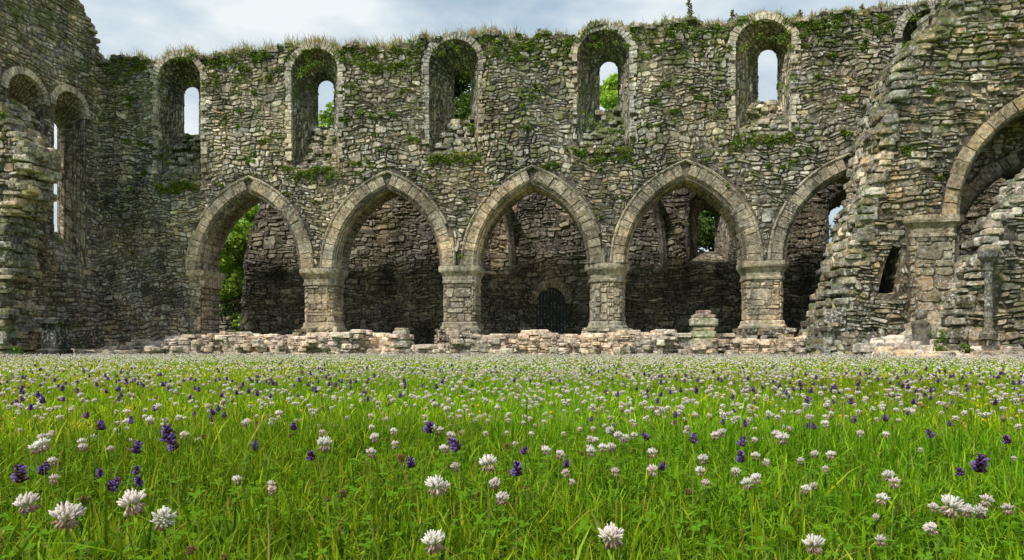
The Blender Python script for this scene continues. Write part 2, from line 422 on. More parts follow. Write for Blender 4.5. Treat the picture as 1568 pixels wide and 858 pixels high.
ruin('broken_wall_fragment',[(-19.1,0),(-19.15,1.3),(-19.2,2.0),(-19.05,2.6),(-19.1,3.3),(-18.95,4.2),(-18.6,4.9),(-18.35,5.6),(-18.25,6.3),(-18.55,6.9),(-18.9,7.3),(-19.2,7.9),(-19.9,8.4),(-21,8.8)],[(-21,0)],19.2,1.1,pal=PWARM+[(.45,.4,.3)],prot=(-.02,.2),amp=.12,sw=.42,sh=.22,bs=1.2)

# ---------------------------------------------------------------- crossing ruin on the right
YR=21.5
ACX,ACZ,AR=13.55,4.1,3.42
def bigarch(x,z): return z>=ACZ and math.hypot(x-ACX,z-ACZ)<AR+.48
edge=[(6.3,0),(6.6,.9),(7.05,2.0),(7.3,2.9),(7.55,3.85),(7.8,4.7),(7.95,5.4),(8.1,6.1),(8.3,6.9),(8.3,7.3),(8.6,7.9),(8.75,8.6),(9.1,9.1),(9.5,9.6),(9.85,9.8),(10.1,10.3),(10.5,10.9),(11.2,11.3),(11.6,12.2),(13,12.8),(15,12.4),(18,12.6)]
close=[(18,0),(ACX+AR,0),(ACX+AR,ACZ)]+[(ACX+AR*math.cos(math.pi*i/20),ACZ+AR*math.sin(math.pi*i/20)) for i in range(1,20)]+[(ACX-AR,ACZ),(ACX-AR,0)]
hole=[[(7.9,1.9),(8.5,1.9),(8.55,3.25),(8.3,3.35),(8.05,2.6)]]
cr=ruin('ruined_crossing_wall',edge,close,YR,2.3,holes=hole,pal=PWARM,prot=(-.02,.12),extra=lambda a,b:bigarch(a,b) or (8.72<a<10.14 and 1.0<b<4.1),amp=.1,bs=1.2)
mv=MB()
for i in range(28):
    a0,a1=math.pi*i/28+.004,math.pi*(i+1)/28-.004; pj=U(-.03,.02)
    prof_=[(AR+.46+U(-.06,.04),YR+.06),(AR+.46,YR-.10+pj),(AR+.13,YR-.10+pj),(AR,YR+.05),(AR-.02,YR+.5)]
    kk=U(.75,1.25); cc=random.choice([(.36,.30,.22),(.35,.28,.18),(.32,.28,.23)])
    vouss(mv,prof_,(a0,(a0+a1)/2,a1),lambda r,a:(ACX+r*math.cos(a),ACZ+r*math.sin(a)),tuple(q*kk for q in cc))
    q=lambda a,y:(ACX+AR*math.cos(a),y,ACZ+AR*math.sin(a))
    am=(a0+a1)/2
    patch(mv,q(a0,YR+.52),q(a0,YR+2.3),q(a1,YR+2.3),q(a1,YR+.52),(-math.cos(am),0,-math.sin(am)),sw=.4,sh=.6,prot=(-.01,.01),pal=PAS,wob=0)
rp=octo(.68,.55,.18); pcx,pcy=9.42,YR+.45
for k in range(8):
    (x0,y0),(x1,y1)=rp[k],rp[(k+1)%8]
    patch(mv,(pcx+x0,pcy+y0,1.05),(pcx+x1,pcy+y1,1.05),(pcx+x1,pcy+y1,3.62),(pcx+x0,pcy+y0,3.62),(x0+x1,y0+y1,0),sw=.5,sh=.28,prot=(-.02,.02),pal=PAS+[(.36,.30,.2)],wob=0)
loft(mv,pcx,pcy,rp,[(z+.92,o) for z,o in CAP],(.31,.27,.21)); loft(mv,pcx,pcy,rp,[(0,-.03),(3.7,-.03)],MORT)
loft(mv,pcx,pcy,rp,[(0,.3),(.7,.28),(.8,.18),(1.0,.15),(1.07,.0)],(.32,.29,.24))
mv.obj('arch_and_pier',M_AS,cr)
ruin('collapsed_rubble_wall',[(9.45,0),(9.6,.7),(9.8,1.6),(10.1,2.1),(10.2,2.7),(10.55,3.3),(10.75,3.8),(11.2,4.4),(11.9,5.2),(13,5.8),(15,6)],[(15,0)],20.45,.9,pal=PAL+PLO,prot=(-.02,.14),amp=.1,bs=1.1)

# ---------------------------------------------------------------- aisle wall behind
ais=empty('aisle_wall'); YA=29.6
PAi=lambda u,v,w:(u,YA-w,v)
ae=rag([(-16.9,0),(-16.85,2.6),(-16.7,4.5),(-16.2,6.2),(-15.8,7.4),(-12,8.0),(-6,7.9),(0,8.1),(8,7.9),(18,8)],.08)
aout=ae+[(18,0)]
AW=[(4.2,.85,3.9,6.1,4.25,.36,4.5,5.95),(9.9,.95,3.2,5.9,9.9,.62,3.5,5.75)]
ah=[archloop(a,b_,c_,d_) for a,b_,c_,d_,*_ in AW]; abh=[archloop(e,f,g,h_) for *_,e,f,g,h_ in AW]
dh=archloop(-2.43,.66,.3,2.2); 
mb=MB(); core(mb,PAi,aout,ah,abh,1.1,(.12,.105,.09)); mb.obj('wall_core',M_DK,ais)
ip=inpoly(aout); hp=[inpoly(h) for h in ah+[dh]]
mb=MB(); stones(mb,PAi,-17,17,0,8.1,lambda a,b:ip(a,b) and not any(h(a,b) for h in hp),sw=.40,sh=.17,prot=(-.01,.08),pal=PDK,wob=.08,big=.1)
for w,h,bh in zip(AW,ah,abh):
    n=len(h); F=[Vector((x,YA,z)) for x,z in h]; B=[Vector((x,YA+1.1,z)) for x,z in bh]; c=Vector((w[0],YA+.4,5))
    for i in range(n):
        j=(i+1)%n; patch(mb,F[i],F[j],B[j],B[i],c-(F[i]+F[j]+B[i]+B[j])/4,sw=.35,sh=.16,prot=(-.01,.03),wob=0,pal=PDK)
for i in range(15):
    a0,a1=math.pi*i/15+.01,math.pi*(i+1)/15-.01
    vs=[(-2.43+r*math.cos(a),y,2.2+r*1.15*math.sin(a)) for y in (YA-.16,YA+.1) for r,a in ((.62,a0),(.95+U(-.08,.08),a0),(.95,a1),(.62,a1))]
    kk=U(.6,1.3); mb.add(vs,BOX,(.34*kk,.31*kk,.27*kk))
mb.obj('rubble_face',M_DK,ais)
mb=MB(); mb.add([(-3.09,YA-.012,.3),(-1.77,YA-.012,.3),(-1.77,YA-.012,2.2)]+[(-2.43+.66*math.cos(math.pi*k/10),YA-.012,2.2+.7*math.sin(math.pi*k/10)) for k in range(1,10)]+[(-3.09,YA-.012,2.2)],[list(range(13))],(.02,.018,.015)); mb.obj('doorway_shade_sheet',M_SH,ais)  # flat dark sheet on the solid wall, paints the doorway's inner shade
mb=MB()
for i in range(9):
    x=-3.0+i*.145; h=2.2+math.sqrt(max(0,.62**2-(x+2.43)**2)); 
    mb.add([(x+a*.02,YA-.06+b*.02,z) for z in (.3,h) for a,b in ((-1,-1),(1,-1),(1,1),(-1,1))],[[0,1,5,4],[1,2,6,5],[2,3,7,6],[3,0,4,7]],(.05,.06,.06))
for z in (.5,1.3,2.1): mb.add([(-2.43+sx*.62,YA-.06+b*.025,z+a*.02) for sx in (-1,1) for a,b in ((-1,-1),(1,-1),(1,1),(-1,1))],[[0,1,5,4],[1,2,6,5],[2,3,7,6],[3,0,4,7]],(.05,.06,.06))
mb.obj('iron_gate',M_AS,ais)
mb=MB()
for rx in (-4.1,2.35):
    vs=[];K=16
    for i in range(K+1):
        t=i/K; z=3.3+3.6*t; out=.12+.9*t**3; hw=.13+.05*t
        if i==0: hw,out=.06,.02
        if i==1: hw=.2
        sx=-.45*t*t
        vs+= [(rx-hw+sx,YA+.05,z),(rx-hw+sx,YA-out,z),(rx+sx,YA-out-.12,z),(rx+hw+sx,YA-out,z),(rx+hw+sx,YA+.05,z)]
    fs=[[k*5+i,k*5+i+1,(k+1)*5+i+1,(k+1)*5+i] for k in range(K) for i in range(4)]
    mb.add(vs,fs,(.17,.155,.14))
mb.obj('vault_rib_springers',M_DK,ais)
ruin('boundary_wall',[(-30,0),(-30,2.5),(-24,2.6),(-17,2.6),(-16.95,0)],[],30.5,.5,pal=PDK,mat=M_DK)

# ---------------------------------------------------------------- low foundation wall
low=empty('low_foundation_wall'); mb=MB()
def lowh(x):
    z=.66+.08*math.sin(x*1.3)+.06*math.sin(x*3.7+1)
    if x<-15.5: z-= (-15.5-x)*.2
    if -6.9<x<-5.2: z=.26
    if -5.2<x<1: z=.68+.06*math.sin(x*2)
    if x>4.2: z=.48+.07*math.sin(x*2.3)
    return max(z,.16)
x=-18.6
while x<14.5:
    w=U(.3,.8); h=lowh(x+w/2)*U(.85,1.1); y0=22.35+U(-.15,.2)
    for (A,B,C,Dd,ref) in (((x,y0,-.05),(x+w,y0,-.05),(x+w,y0,h),(x,y0,h),(0,-1,0)),((x,y0,h),(x+w,y0,h),(x+w,y0+1.1,h),(x,y0+1.1,h),(0,0,1)),((x,y0,0),(x,y0+1.1,0),(x,y0+1.1,h),(x,y0,h),(-1,0,0)),((x+w,y0,0),(x+w,y0+1.1,0),(x+w,y0+1.1,h),(x+w,y0,h),(1,0,0))):
        patch(mb,A,B,C,Dd,ref,sw=.38,sh=.14 if ref[2]==0 else .4,prot=(-.02,.07),pal=PLO,wob=0,gap=.006)
    vs=[(a,b,c) for a in (x,x+w) for b in (y0,y0+1.1) for c in (-.05,h)]
    mb.add(vs,[[0,1,3,2],[4,5,7,6],[0,1,5,4],[2,3,7,6],[1,3,7,5]],(.2,.18,.16)); x+=w
for i in range(1300):
    x=U(-18.5,14); h=lowh(x); y=U(22.0,23.9); s=U(.04,.16)
    z=h+s*.2 if y>22.5 else U(.0,max(.1,h*.9))
    kk=U(.7,1.25); c=random.choice(PLO+PLO+PAL[:5]); block(mb,x,y,z,s*U(.9,1.8),s,s*U(.35,.7),U(0,3),tuple(q*kk for q in c))
for i in range(44):
    x=U(-18,14); block(mb,x,U(22.3,23.0),lowh(x)+.07,U(.2,.45),U(.15,.3),U(.05,.10),U(-.2,.2),random.choice(PLO))
mb.obj('foundation_stones',M_LO,low)
mb=MB(); 
def slab(mb,x0,x1,y0,y1,z0,z1,col): mb.add([(a,b,c) for a in (x0,x1) for b in (y0,y1) for c in (z0,z1)],[[0,1,3,2],[4,5,7,6],[0,1,5,4],[2,3,7,6],[1,3,7,5]],col)
slab(mb,-18.5,14,23.2,25.6,-.1,.30,(.2,.17,.13)); mb.obj('rubble_bed',M_LO,low)
def stub(name,cx,cy,parts):
    mb=MB()
    for (z0,z1,hx,hy) in parts:
        block(mb,cx+U(-.02,.02),cy,(z0+z1)/2,hx,hy,(z1-z0)/2,U(-.05,.05),tuple(q*U(.85,1.15) for q in random.choice([(.34,.33,.30),(.30,.29,.26)])))
    return mb.obj(name,M_ST)
stub('ruined_pier_stub',3.03,22.6,[(.3,.62,.5,.4),(.62,.86,.40,.36),(.86,1.0,.34,.3),(1.0,1.26,.44,.38),(1.26,1.38,.36,.3),(1.38,1.5,.22,.2)])
stub('carved_stone_block',-7.0,22.6,[(.3,.55,.42,.36),(.55,.9,.25,.24),(.9,.98,.2,.2)])
def turned(name,cx,cy,prof,n,col,mat,sq=False,noise_=.01):
    mb=MB(); poly=octo(1,1,.12) if sq else [(math.cos(math.tau*k/n),math.sin(math.tau*k/n)) for k in range(n)]
    vs=[];m=len(poly)
    for z,r,*e in prof:
        ry=e[0] if e else r; ox=e[1] if len(e)>1 else 0
        for x,y in poly: vs.append((cx+ox+x*r+U(-noise_,noise_),cy+y*ry+U(-noise_,noise_),z+U(-noise_,noise_)*.5))
    fs=[[k*m+i,k*m+(i+1)%m,(k+1)*m+(i+1)%m,(k+1)*m+i] for k in range(len(prof)-1) for i in range(m)]+[list(range(m)),list(range((len(prof)-1)*m,len(prof)*m))]
    mb.add(vs,fs,col); return mb.obj(name,mat)
turned('stone_pedestal',-17.5,19.6,[(0,.36),(.22,.36),(.28,.28),(.98,.27),(1.03,.3),(1.08,.40),(1.21,.41),(1.24,.39)],8,(.085,.085,.09),M_DK,True,.006)
turned('stone_colonette',10.15,20.0,[(.55,.22),(.68,.22),(.74,.15),(.8,.13),(.84,.1),(1.6,.095),(2.35,.09),(2.4,.12),(2.45,.1),(2.6,.13),(2.72,.23),(2.76,.24),(2.9,.25),(2.95,.2)],12,(.10,.10,.10),M_AS)
turned('weathered_statue',8.75,20.7,[(0,.34,.3),(.25,.33,.28),(.32,.24,.2),(.6,.22,.18,.02),(.85,.25,.18,.02),(1.0,.27,.17,.01),(1.06,.16,.13,0),(1.1,.09,.09,0),(1.16,.12,.12,.01),(1.27,.14,.14,.02),(1.36,.1,.1,.02),(1.4,.03,.03,.02)],10,(.15,.14,.13),M_AS,noise_=.03)
mb=MB()
for i in range(520):
    x=U(7.4,13.5); y=U(19.7,21.4); s=U(.07,.24); z=max(0,(y-19.7)*.4*U(.1,1)) 
    kk=U(.6,1.3); c=random.choice(PLO+PAL); block(mb,x,y,z,s*U(.9,1.6),s,s*U(.4,.8),U(0,3),tuple(q*kk for q in c))
for i in range(160):
    x=U(-19.4,-16.4); y=U(20.4,22.5); s=U(.07,.2); kk=U(.6,1.2); c=random.choice(PLO+PAL)
    block(mb,x,y,U(0,.15),s*U(.9,1.6),s,s*U(.4,.8),U(0,3),tuple(q*kk for q in c))
mb.obj('rubble_pile',M_LO)

# ---------------------------------------------------------------- plants
def blades(base,h,w,lean,phi,face,col,tipcol=None):
    n=len(base); T=np.array([0,.4,.75,1.0]); W=np.array([1,.9,.55,0])
    dirx,diry=np.cos(phi),np.sin(phi); fx,fy=np.cos(face),np.sin(face)
    v=np.zeros((n,7,3),np.float32); k=0
    for t,ww in zip(T,W):
        cx=base[:,0]+dirx*lean*h*t*t; cy=base[:,1]+diry*lean*h*t*t; cz=base[:,2]+h*t*(1-.35*np.minimum(lean,1.5)*t)
        if t<1:
            for s in (-1,1):
                v[:,k,0]=cx+s*fx*w*ww/2; v[:,k,1]=cy+s*fy*w*ww/2; v[:,k,2]=cz; k+=1
        else: v[:,k,0]=cx; v[:,k,1]=cy; v[:,k,2]=cz
    i=np.arange(n)[:,None]*7
    q=np.concatenate([i+np.array([[0,1,3,2]]),i+np.array([[2,3,5,4]])]); t3=i+np.array([[4,5,6]])
    c=np.repeat(col[:,None,:],7,axis=1).copy()
    if tipcol is not None: c[:,5:,:]=tipcol[:,None,:]
    return v.reshape(-1,3),q,t3,c.reshape(-1,3),v[:,6].copy()
def palette(n,pal,wts=None,lo=.75,hi=1.25):
    p=np.array(pal); idx=rng.choice(len(p),n,p=wts); return p[idx]*rng.uniform(lo,hi,(n,1))
TH8=math.radians(8)
def wedge(n,d0,d1,half=.84,ymax=22.3):
    d=np.sqrt(rng.uniform(d0*d0,d1*d1,n)); a=rng.uniform(-half,half,n)-TH8
    x=d*np.sin(a); y=d*np.cos(a); k=(y<ymax)&(x>-19.3)&(x<16)
    k&=~((y>19.6+rng.uniform(-.3,.3,n))&(x>8))
    return np.stack([x[k],y[k]],1)
def field(p,s,ph): return np.sin(p[:,0]*s+ph+1.7*np.sin(p[:,1]*s*.7))*np.cos(p[:,1]*s*1.1+ph*2+1.3*np.sin(p[:,0]*s*.8))
GP=[(.19,.36,.004),(.27,.46,.006),(.08,.19,.004),(.40,.54,.010),(.48,.50,.02),(.52,.40,.10)]
GWt=[.27,.28,.18,.17,.06,.04]
VV=[];QQ=[];TT=[];CC=[];off=0
for (n,d0,d1,w0,w1,h0,h1,br,yl) in ((80000,.38,2.4,.0018,.0058,.03,.095,.82,.95),(100000,2.4,7,.003,.008,.03,.085,1.08,1.12),(115000,7,25.5,.007,.016,.03,.075,1.15,1.2)):
    p=wedge(n,d0,d1); n=len(p); b=np.zeros((n,3)); b[:,:2]=p
    h=rng.uniform(h0,h1,n)*(1+.35*field(p,2.1,0)+.2*field(p,6,1)); tall=rng.random(n)<.03; h[tall]*=1.6
    phi=rng.uniform(0,6.28,n); col=palette(n,GP,GWt,.45,1.3)*br; col[:,0]*=yl
    f=field(p,1.1,1.0)*.5+field(p,.37,2.)*.5
    col*= (1+.28*f)[:,None]; col[:,0]*=1+.2*field(p,.6,.4)
    v,q,t,c,tip=blades(b,h,rng.uniform(w0,w1,n),np.abs(rng.normal(.5,.5,n)),phi,phi+1.57+rng.normal(0,.7,n),col,col*1.15)
    VV.append(v);QQ.append(q+off);TT.append(t+off);CC.append(np.clip(c,0,.8));off+=len(v)
np_mesh('grass',np.concatenate(VV),[np.concatenate(QQ),np.concatenate(TT)],np.concatenate(CC),M_GR)

def replicate(tv,tf,tc_,pos,scale,rotz,tilt,tphi):
    n=len(pos); V=len(tv); x,y,z=tv[:,0],tv[:,1],tv[:,2]
    cz,sz=np.cos(rotz)[:,None],np.sin(rotz)[:,None]
    X=x*cz-y*sz; Y=x*sz+y*cz; Z=np.broadcast_to(z,(n,V))
    ca,sa=np.cos(tphi)[:,None],np.sin(tphi)[:,None]; ct,st=np.cos(tilt)[:,None],np.sin(tilt)[:,None]
    a=X*ca+Y*sa; b_=-X*sa+Y*ca; a2=a*ct+Z*st; z2=-a*st+Z*ct
    X=a2*ca-b_*sa; Y=a2*sa+b_*ca
    v=np.stack([X,Y,z2],2)*scale[:,None,None]+pos[:,None,:]
    f=[(np.arange(n)[:,None,None]*V+np.asarray(ff)[None]).reshape(-1,np.asarray(ff).shape[1]) for ff in tf]
    return v.reshape(-1,3),f,tc_.reshape(-1,3)
def floret_head(nf,wd0,size,c_in,c_out,low=-.7,seed=1,c_low=(.62,.42,.33),thr=-.1):
    r_=np.random.default_rng(seed); tv=[];tf=[];tcs=[]
    for i in range(nf):
        zz=low+(1-low)*(i+.5)/nf; a=i*2.39996+r_.uniform(-.35,.35); rr=math.sqrt(max(0,1-zz*zz))
        s0=np.array([rr*math.cos(a),rr*math.sin(a),zz]); d=s0.copy()
        droop=zz<thr+r_.uniform(-.12,.12)
        d[2]+= -1.1 if droop else .55*(1-zz)
        d/=np.linalg.norm(d)
        t1=np.cross(d,[0.01,0,1.0]); t1/=max(np.linalg.norm(t1),1e-6); t2=np.cross(d,t1)
        o_=s0*size*np.array([.42,.42,.38]); l=size*r_.uniform(.45,.78)*(.95 if droop else 1); wd=size*wd0*r_.uniform(.8,1.3)
        bend=np.array([r_.uniform(-.12,.12),r_.uniform(-.12,.12),.08])*size
        co=np.array(c_low if droop and r_.random()<.75 else c_out)*r_.uniform(.9,1.0)
        st=len(tv)
        for s,ww in ((0,.6),(.55,1.0),(1.0,.55)):
            for k in range(3):
                an=k*2.094+.5; tv.append(o_+d*l*s+bend*(s*s)+(t1*math.cos(an)+t2*math.sin(an)*.6)*wd*ww)
                tcs.append((np.array(c_in)*(1-s)+co*s) if s<.4 else co*r_.uniform(.88,1.02))
        for lv in range(2):
            for k in range(3):
                tf.append([st+lv*3+k,st+lv*3+(k+1)%3,st+lv*3+3+(k+1)%3,st+lv*3+3+k])
        tf.append([st+6,st+7,st+8,st+8]) 
    tri=[f[:3] for f in tf if f[2]==f[3]]; quad=[f for f in tf if f[2]!=f[3]]
    return np.array(tv),[np.array(quad),np.array(tri)],np.array(tcs)
def lowhead(c,seed=0):
    r_=np.random.default_rng(seed)
    tv=np.array([[1,0,0],[0,1,0],[-1,0,0],[0,-1,0],[.7,.7,.6],[-.7,.7,.6],[-.7,-.7,.6],[.7,-.7,.6],[0,0,1.1],[0,0,-.7]])*r_.uniform(.7,1.15,(10,1))
    tf=np.array([[0,1,4],[1,2,5],[2,3,6],[3,0,7],[4,5,8],[5,6,8],[6,7,8],[7,4,8],[1,5,4],[2,6,5],[3,7,6],[0,4,7],[0,9,1],[1,9,2],[2,9,3],[3,9,0]])
    cc=np.array([c]*10)*r_.uniform(.85,1.05,(10,1)); cc[9]*=.6
    return tv*.0095,[tf],cc
WH_IN,WH_OUT=(.72,.70,.50),(.97,.95,.89)
def flowers(name,specs,hr,fixed=None):
    Vs=[];Fq=[];Ft=[];Cs=[];off=0
    for (tmpl,n,d0,d1,sc0,sc1,fs,thr) in specs:
        if n=='fixed':
            A=np.array(fixed); p=A[:,:2]; h=A[:,2]; n=len(p); lean=np.full(n,.03)
        else:
            p=wedge(n,d0,d1)
            p=p[field(p,fs,float(len(name)))+.6*field(p,fs*3.1,2.)+rng.normal(0,.5,len(p))>thr]
            n=len(p)
            if n==0: continue
            h=hr[0]+(hr[1]-hr[0])*rng.random(n)**1.2; lean=np.abs(rng.normal(0,.25,n))
        b=np.zeros((n,3)); b[:,:2]=p; phi=rng.uniform(0,6.28,n)
        sw=np.where(np.hypot(p[:,0],p[:,1])<3,.0017,.003)
        v,q,t,c,tip=blades(b,h,sw,lean,phi,rng.uniform(-.6,.6,n),palette(n,[(.20,.30,.05)]))
        Vs.append(v);Fq.append(q+off);Ft.append(t+off);Cs.append(c);off+=len(v)
        tv,tf,tc_=tmpl
        cv=np.broadcast_to(tc_,(n,)+tc_.shape)*rng.uniform(.85,1.03,(n,1,1))*(1-np.array([0,.07,.05])*rng.random((n,1,1)))
        v,f,c=replicate(tv,tf,cv,tip,rng.uniform(sc0,sc1,n),rng.uniform(0,6.28,n),np.abs(rng.normal(0,.3,n)),phi)
        for ff in f:
            (Fq if ff.shape[1]==4 else Ft).append(ff+off)
        Vs.append(v);Cs.append(c);off+=len(v)
    np_mesh(name,np.concatenate(Vs),[np.concatenate(Fq),np.concatenate(Ft)],np.clip(np.concatenate(Cs),0,.97),M_FL)
c1=floret_head(78,.14,.0125,WH_IN,WH_OUT,low=-.85,seed=1,thr=-.15); c1b=floret_head(60,.15,.0115,WH_IN,(.94,.84,.80),low=-.95,seed=9,thr=.15)
c2=floret_head(24,.3,.0115,WH_IN,WH_OUT,seed=2); c3=lowhead((.97,.95,.90)); c4=lowhead((.94,.82,.79),3)
CF=[(-.542,.580,.172),(-.514,.584,.16),(-.444,.594,.172),(-.516,.735,.12),(-.197,.78,.157),(-.148,.585,.149),(.006,.707,.127),(.242,.842,.088),(.344,.755,.157),(-.408,.952,.178),(-.815,.895,.178),(-.17,.98,.15),(.30,1.25,.16)]
flowers('white_clover_flowers',[(c1,'fixed',0,0,.85,1.15,0,0),(c1,140,1.0,2.4,.6,1.0,1.5,-.5),(c1b,170,.8,2.4,.45,.9,1.5,-.3),(c2,4600,2.2,7,.5,1.05,1.2,-.5),(c3,27000,7,25.5,.8,1.4,.7,-.7),(c4,16000,5,25.5,.7,1.25,.5,-.5)],(.065,.14),CF)
def selfheal(seed=0):
    tv=[];tf=[];tcs=[];r_=np.random.default_rng(seed)
    for lv in range(6):
        z=.0042*lv+.002
        for k in range(6):
            a=k*1.047+lv*.5; d=np.array([math.cos(a),math.sin(a),.45]); t=np.array([-math.sin(a),math.cos(a),0]); st=len(tv)
            L=.0085*(1-.08*lv)*r_.uniform(.75,1.4); w=.0026; vio=r_.random()<.5
            for s,ww in ((.2,.8),(.7,1.0),(1.05,.7)):
                c=np.array([0,0,z])+d*L*s; tv+=[c-t*w*ww,c+t*w*ww,c+np.array([0,0,w*1.2*ww])]
                cc=(.11,.06,.08) if s<.6 or not vio else (.36,.22,.66); tcs+=[cc]*3
            for l in range(2):
                for q in range(3): tf.append([st+l*3+q,st+l*3+(q+1)%3,st+l*3+3+(q+1)%3,st+l*3+3+q])
    return np.array(tv),[np.array(tf),np.array([[0,1,2]])],np.array(tcs)
s1=selfheal()
def recol(t,c): 
    return (t[0]*np.array([1,1,1.5]),t[1],np.array([c]*len(t[0]))*np.random.default_rng(1).uniform(.6,1.2,(len(t[0]),1)))
SF=[(-.568,.829,.195),(-.12,.892,.15),(.45,.921,.165),(-.721,.757,.15),(-.319,1.167,.17),(-.235,1.077,.155),(.147,1.232,.15),(-.66,.98,.16)]
flowers('self_heal_flowers',[(s1,'fixed',0,0,.75,1.0,0,0),(s1,70,1.2,2.4,.6,1.0,2.1,-.2),(s1,1000,2.4,7,.7,1.15,1.5,-.1),(recol(c3,(.22,.11,.36)),3200,7,25.5,.8,1.25,.8,0)],(.075,.145),SF)
br=floret_head(40,.17,.010,(.18,.11,.05),(.36,.23,.12),low=-.95,seed=5,c_low=(.28,.18,.1))
flowers('withered_clover_flowers',[(br,46,.7,2.4,.5,.9,1.5,-.2),(recol(c3,(.42,.3,.18)),500,2.4,8,.7,1.0,1.5,-.2)],(.05,.11))
flowers('yellow_meadow_flowers',[(recol(c3,(.85,.70,.04)),800,2.6,8,.5,.7,1.2,-.2),(recol(c3,(.82,.70,.06)),6000,8,25.5,.7,1.0,.6,-.1)],(.06,.11))
tv=[];tf=[];tcs=[]
for k in range(3):
    a=k*2.094; ca,sa=math.cos(a),math.sin(a); st=len(tv)
    for (r,t,z) in ((0,0,0),(.4,-.36,.12),(.8,-.42,.16),(1.02,-.2,.1),(.95,0,.03),(1.02,.2,.1),(.8,.42,.16),(.4,.36,.12)):
        tv.append((.011*(r*ca-t*sa),.011*(r*sa+t*ca),.011*z)); tcs.append((.15,.33,.012) if r!=.4 else (.22,.42,.04))
    tf+=[[st,st+1,st+2,st+4],[st+2,st+3,st+4,st+4],[st,st+4,st+6,st+7],[st+4,st+5,st+6,st+6]]
tri=np.array([f[:3] for f in tf if f[2]==f[3]]); quad=np.array([f for f in tf if f[2]!=f[3]])
CL=(np.array(tv),[quad,tri],np.array(tcs))
flowers('clover_leaves',[(CL,5200,.45,2.6,.6,1.15,1.5,-1.3),(CL,6500,2.6,7,.8,1.4,1.2,-.6)],(.025,.075))

# wall plants ------------------------------------------------
def leafmass(centers,radii,n,size,pal,wts=None):
    C=np.asarray(centers);Rr=np.asarray(radii);K=len(C)
    idx=rng.integers(0,K,n); d=rng.normal(size=(n,3)); d/=np.linalg.norm(d,axis=1)[:,None]
    p=C[idx]+d*Rr[idx]*(rng.random((n,1))**.45)
    a=rng.normal(size=(n,3)); a/=np.linalg.norm(a,axis=1)[:,None]; a[:,2]*=.7
    b=np.cross(a,rng.normal(size=(n,3))); b/=np.linalg.norm(b,axis=1)[:,None]
    s=rng.uniform(size[0],size[1],(n,1))
    v=np.stack([p-a*s,p-b*s*.5,p+a*s,p+b*s*.5],1).reshape(-1,3)
    q=np.arange(n*4).reshape(-1,4); tone=rng.uniform(.65,1.35,(K,1))[idx]
    c=np.repeat((palette(n,pal,wts)*tone)[:,None,:],4,1).reshape(-1,3)
    return v,q,c
IV=[(.12,.20,.015),(.08,.14,.012),(.20,.28,.03),(.27,.27,.06)]
cs=[];rs=[]
def clump(x,z,rx,rz,n=1,y=D-.07,r0=.05,r1=.15):
    for _ in range(n):
        cs.append((x+U(-rx,rx),y+U(-.03,.03),z+U(-rz,rz))); r=U(r0,r1); rs.append((r*1.4,.06,r))
for _ in range(110):
    x=U(-19,11.5)
    clump(x,topz(x)-abs(random.gauss(.15,.45)),.3,.1,3)
for x0,x1,z0,z1,n in ((-11.6,-10.6,10.3,10.9,14),(-9.8,-6.7,10.5,11.2,34),(-4.3,-1.4,10.4,11.2,30),(.8,3.9,10.3,11.2,36),(6.3,9.4,10.4,11.2,34),(-18.5,-17.3,10.6,11.3,5),(-15.2,-12,10.8,11.3,12),
  (-17.0,-15.4,6.25,6.7,30),(-11.6,-9.9,6.5,6.95,34),(-6.4,-4.5,6.9,7.25,34),(-1.1,.8,6.8,7.2,36),(4.2,6.1,7.1,7.5,38),(-17.0,-16.5,7.3,7.9,7),(-.9,-.2,8.0,8.6,6),(-.2,.6,7.4,8.2,8),(9.4,10.2,7.5,8.8,10),(-4.9,-4.3,7.9,8.3,7),(5.6,7,9,9.4,6)):
    for _ in range(n): clump(U(x0,x1),U(z0,z1),.05,.05,1)
for _ in range(120):
    x,z=U(-19,8.2),U(6.4,10.8); k=random.randint(2,6)
    if inwin(x,z,.15): continue
    for _ in range(k): clump(x,z,.25,.08,1,r0=.03,r1=.10)
for _ in range(60): 
    x,z=U(-19,8.2),U(3.4,6.6); clump(x,z,.1,.05,2,r0=.03,r1=.07)
cc=[(c,r) for c,r in zip(cs,rs) if not inarch(c[0],c[2],.4) and c[2]<topz(c[0])+.1 and not (c[2]<ZS and c[0]>-15.4)]
for x,y,z,r,nn in ((9.0,YR+.3,9.2,.3,8),(10.2,YR+.2,10.4,.35,8),(8.6,YR,7.6,.25,5),(10.9,YR-.03,8.7,.3,8),(9.5,YR-.03,7.9,.3,8),(12,YR-.03,9.5,.7,14),(10.3,YR-.03,9.3,.4,10),(11.5,YR-.03,10.8,.6,12),(8.9,YR-.03,6.2,.3,5),(9.6,YR-.03,5.3,.2,3),(-18.9,19.05,7.6,.2,4),(-18.4,19.05,6.2,.15,3),(-19.45,21.5,15.0,.3,4),(-19.1,19.05,5.0,.2,3),(9,20.6,.6,.3,4)):
    for _ in range(nn): cc.append(((x+U(-r,r),y+U(-.05,.05),z+U(-r,r)*.6),(U(.1,.25),.06,U(.06,.14))))
v,q,c=leafmass([a for a,_ in cc],[b for _,b in cc],48000,(.02,.055),IV,[.35,.3,.25,.1])
np_mesh('wall_ivy_and_ferns',v,[q],c,M_LF)
bs=[]
while len(bs)<8000:
    g=(U(-19.3,12),U(23.95,24.3)); k=random.randint(10,45); hh=U(.6,1.6) if g[0]<-3 else U(.35,1.0)
    for _ in range(k):
        x=g[0]+random.gauss(0,.13); bs.append((x,g[1]+random.gauss(0,.08),topz(x)-.03,hh))
for _ in range(900):
    k=random.choice(WIN[:5]); bs.append((k[0]+U(-.9,.9),D+U(-.08,.1),k[2]+.0,.7))
for _ in range(500): 
    t=U(0,1); bs.append((8.9+2.3*t,YR+U(0,.6),9.0+2.2*t+U(-.1,.2),.8)); 
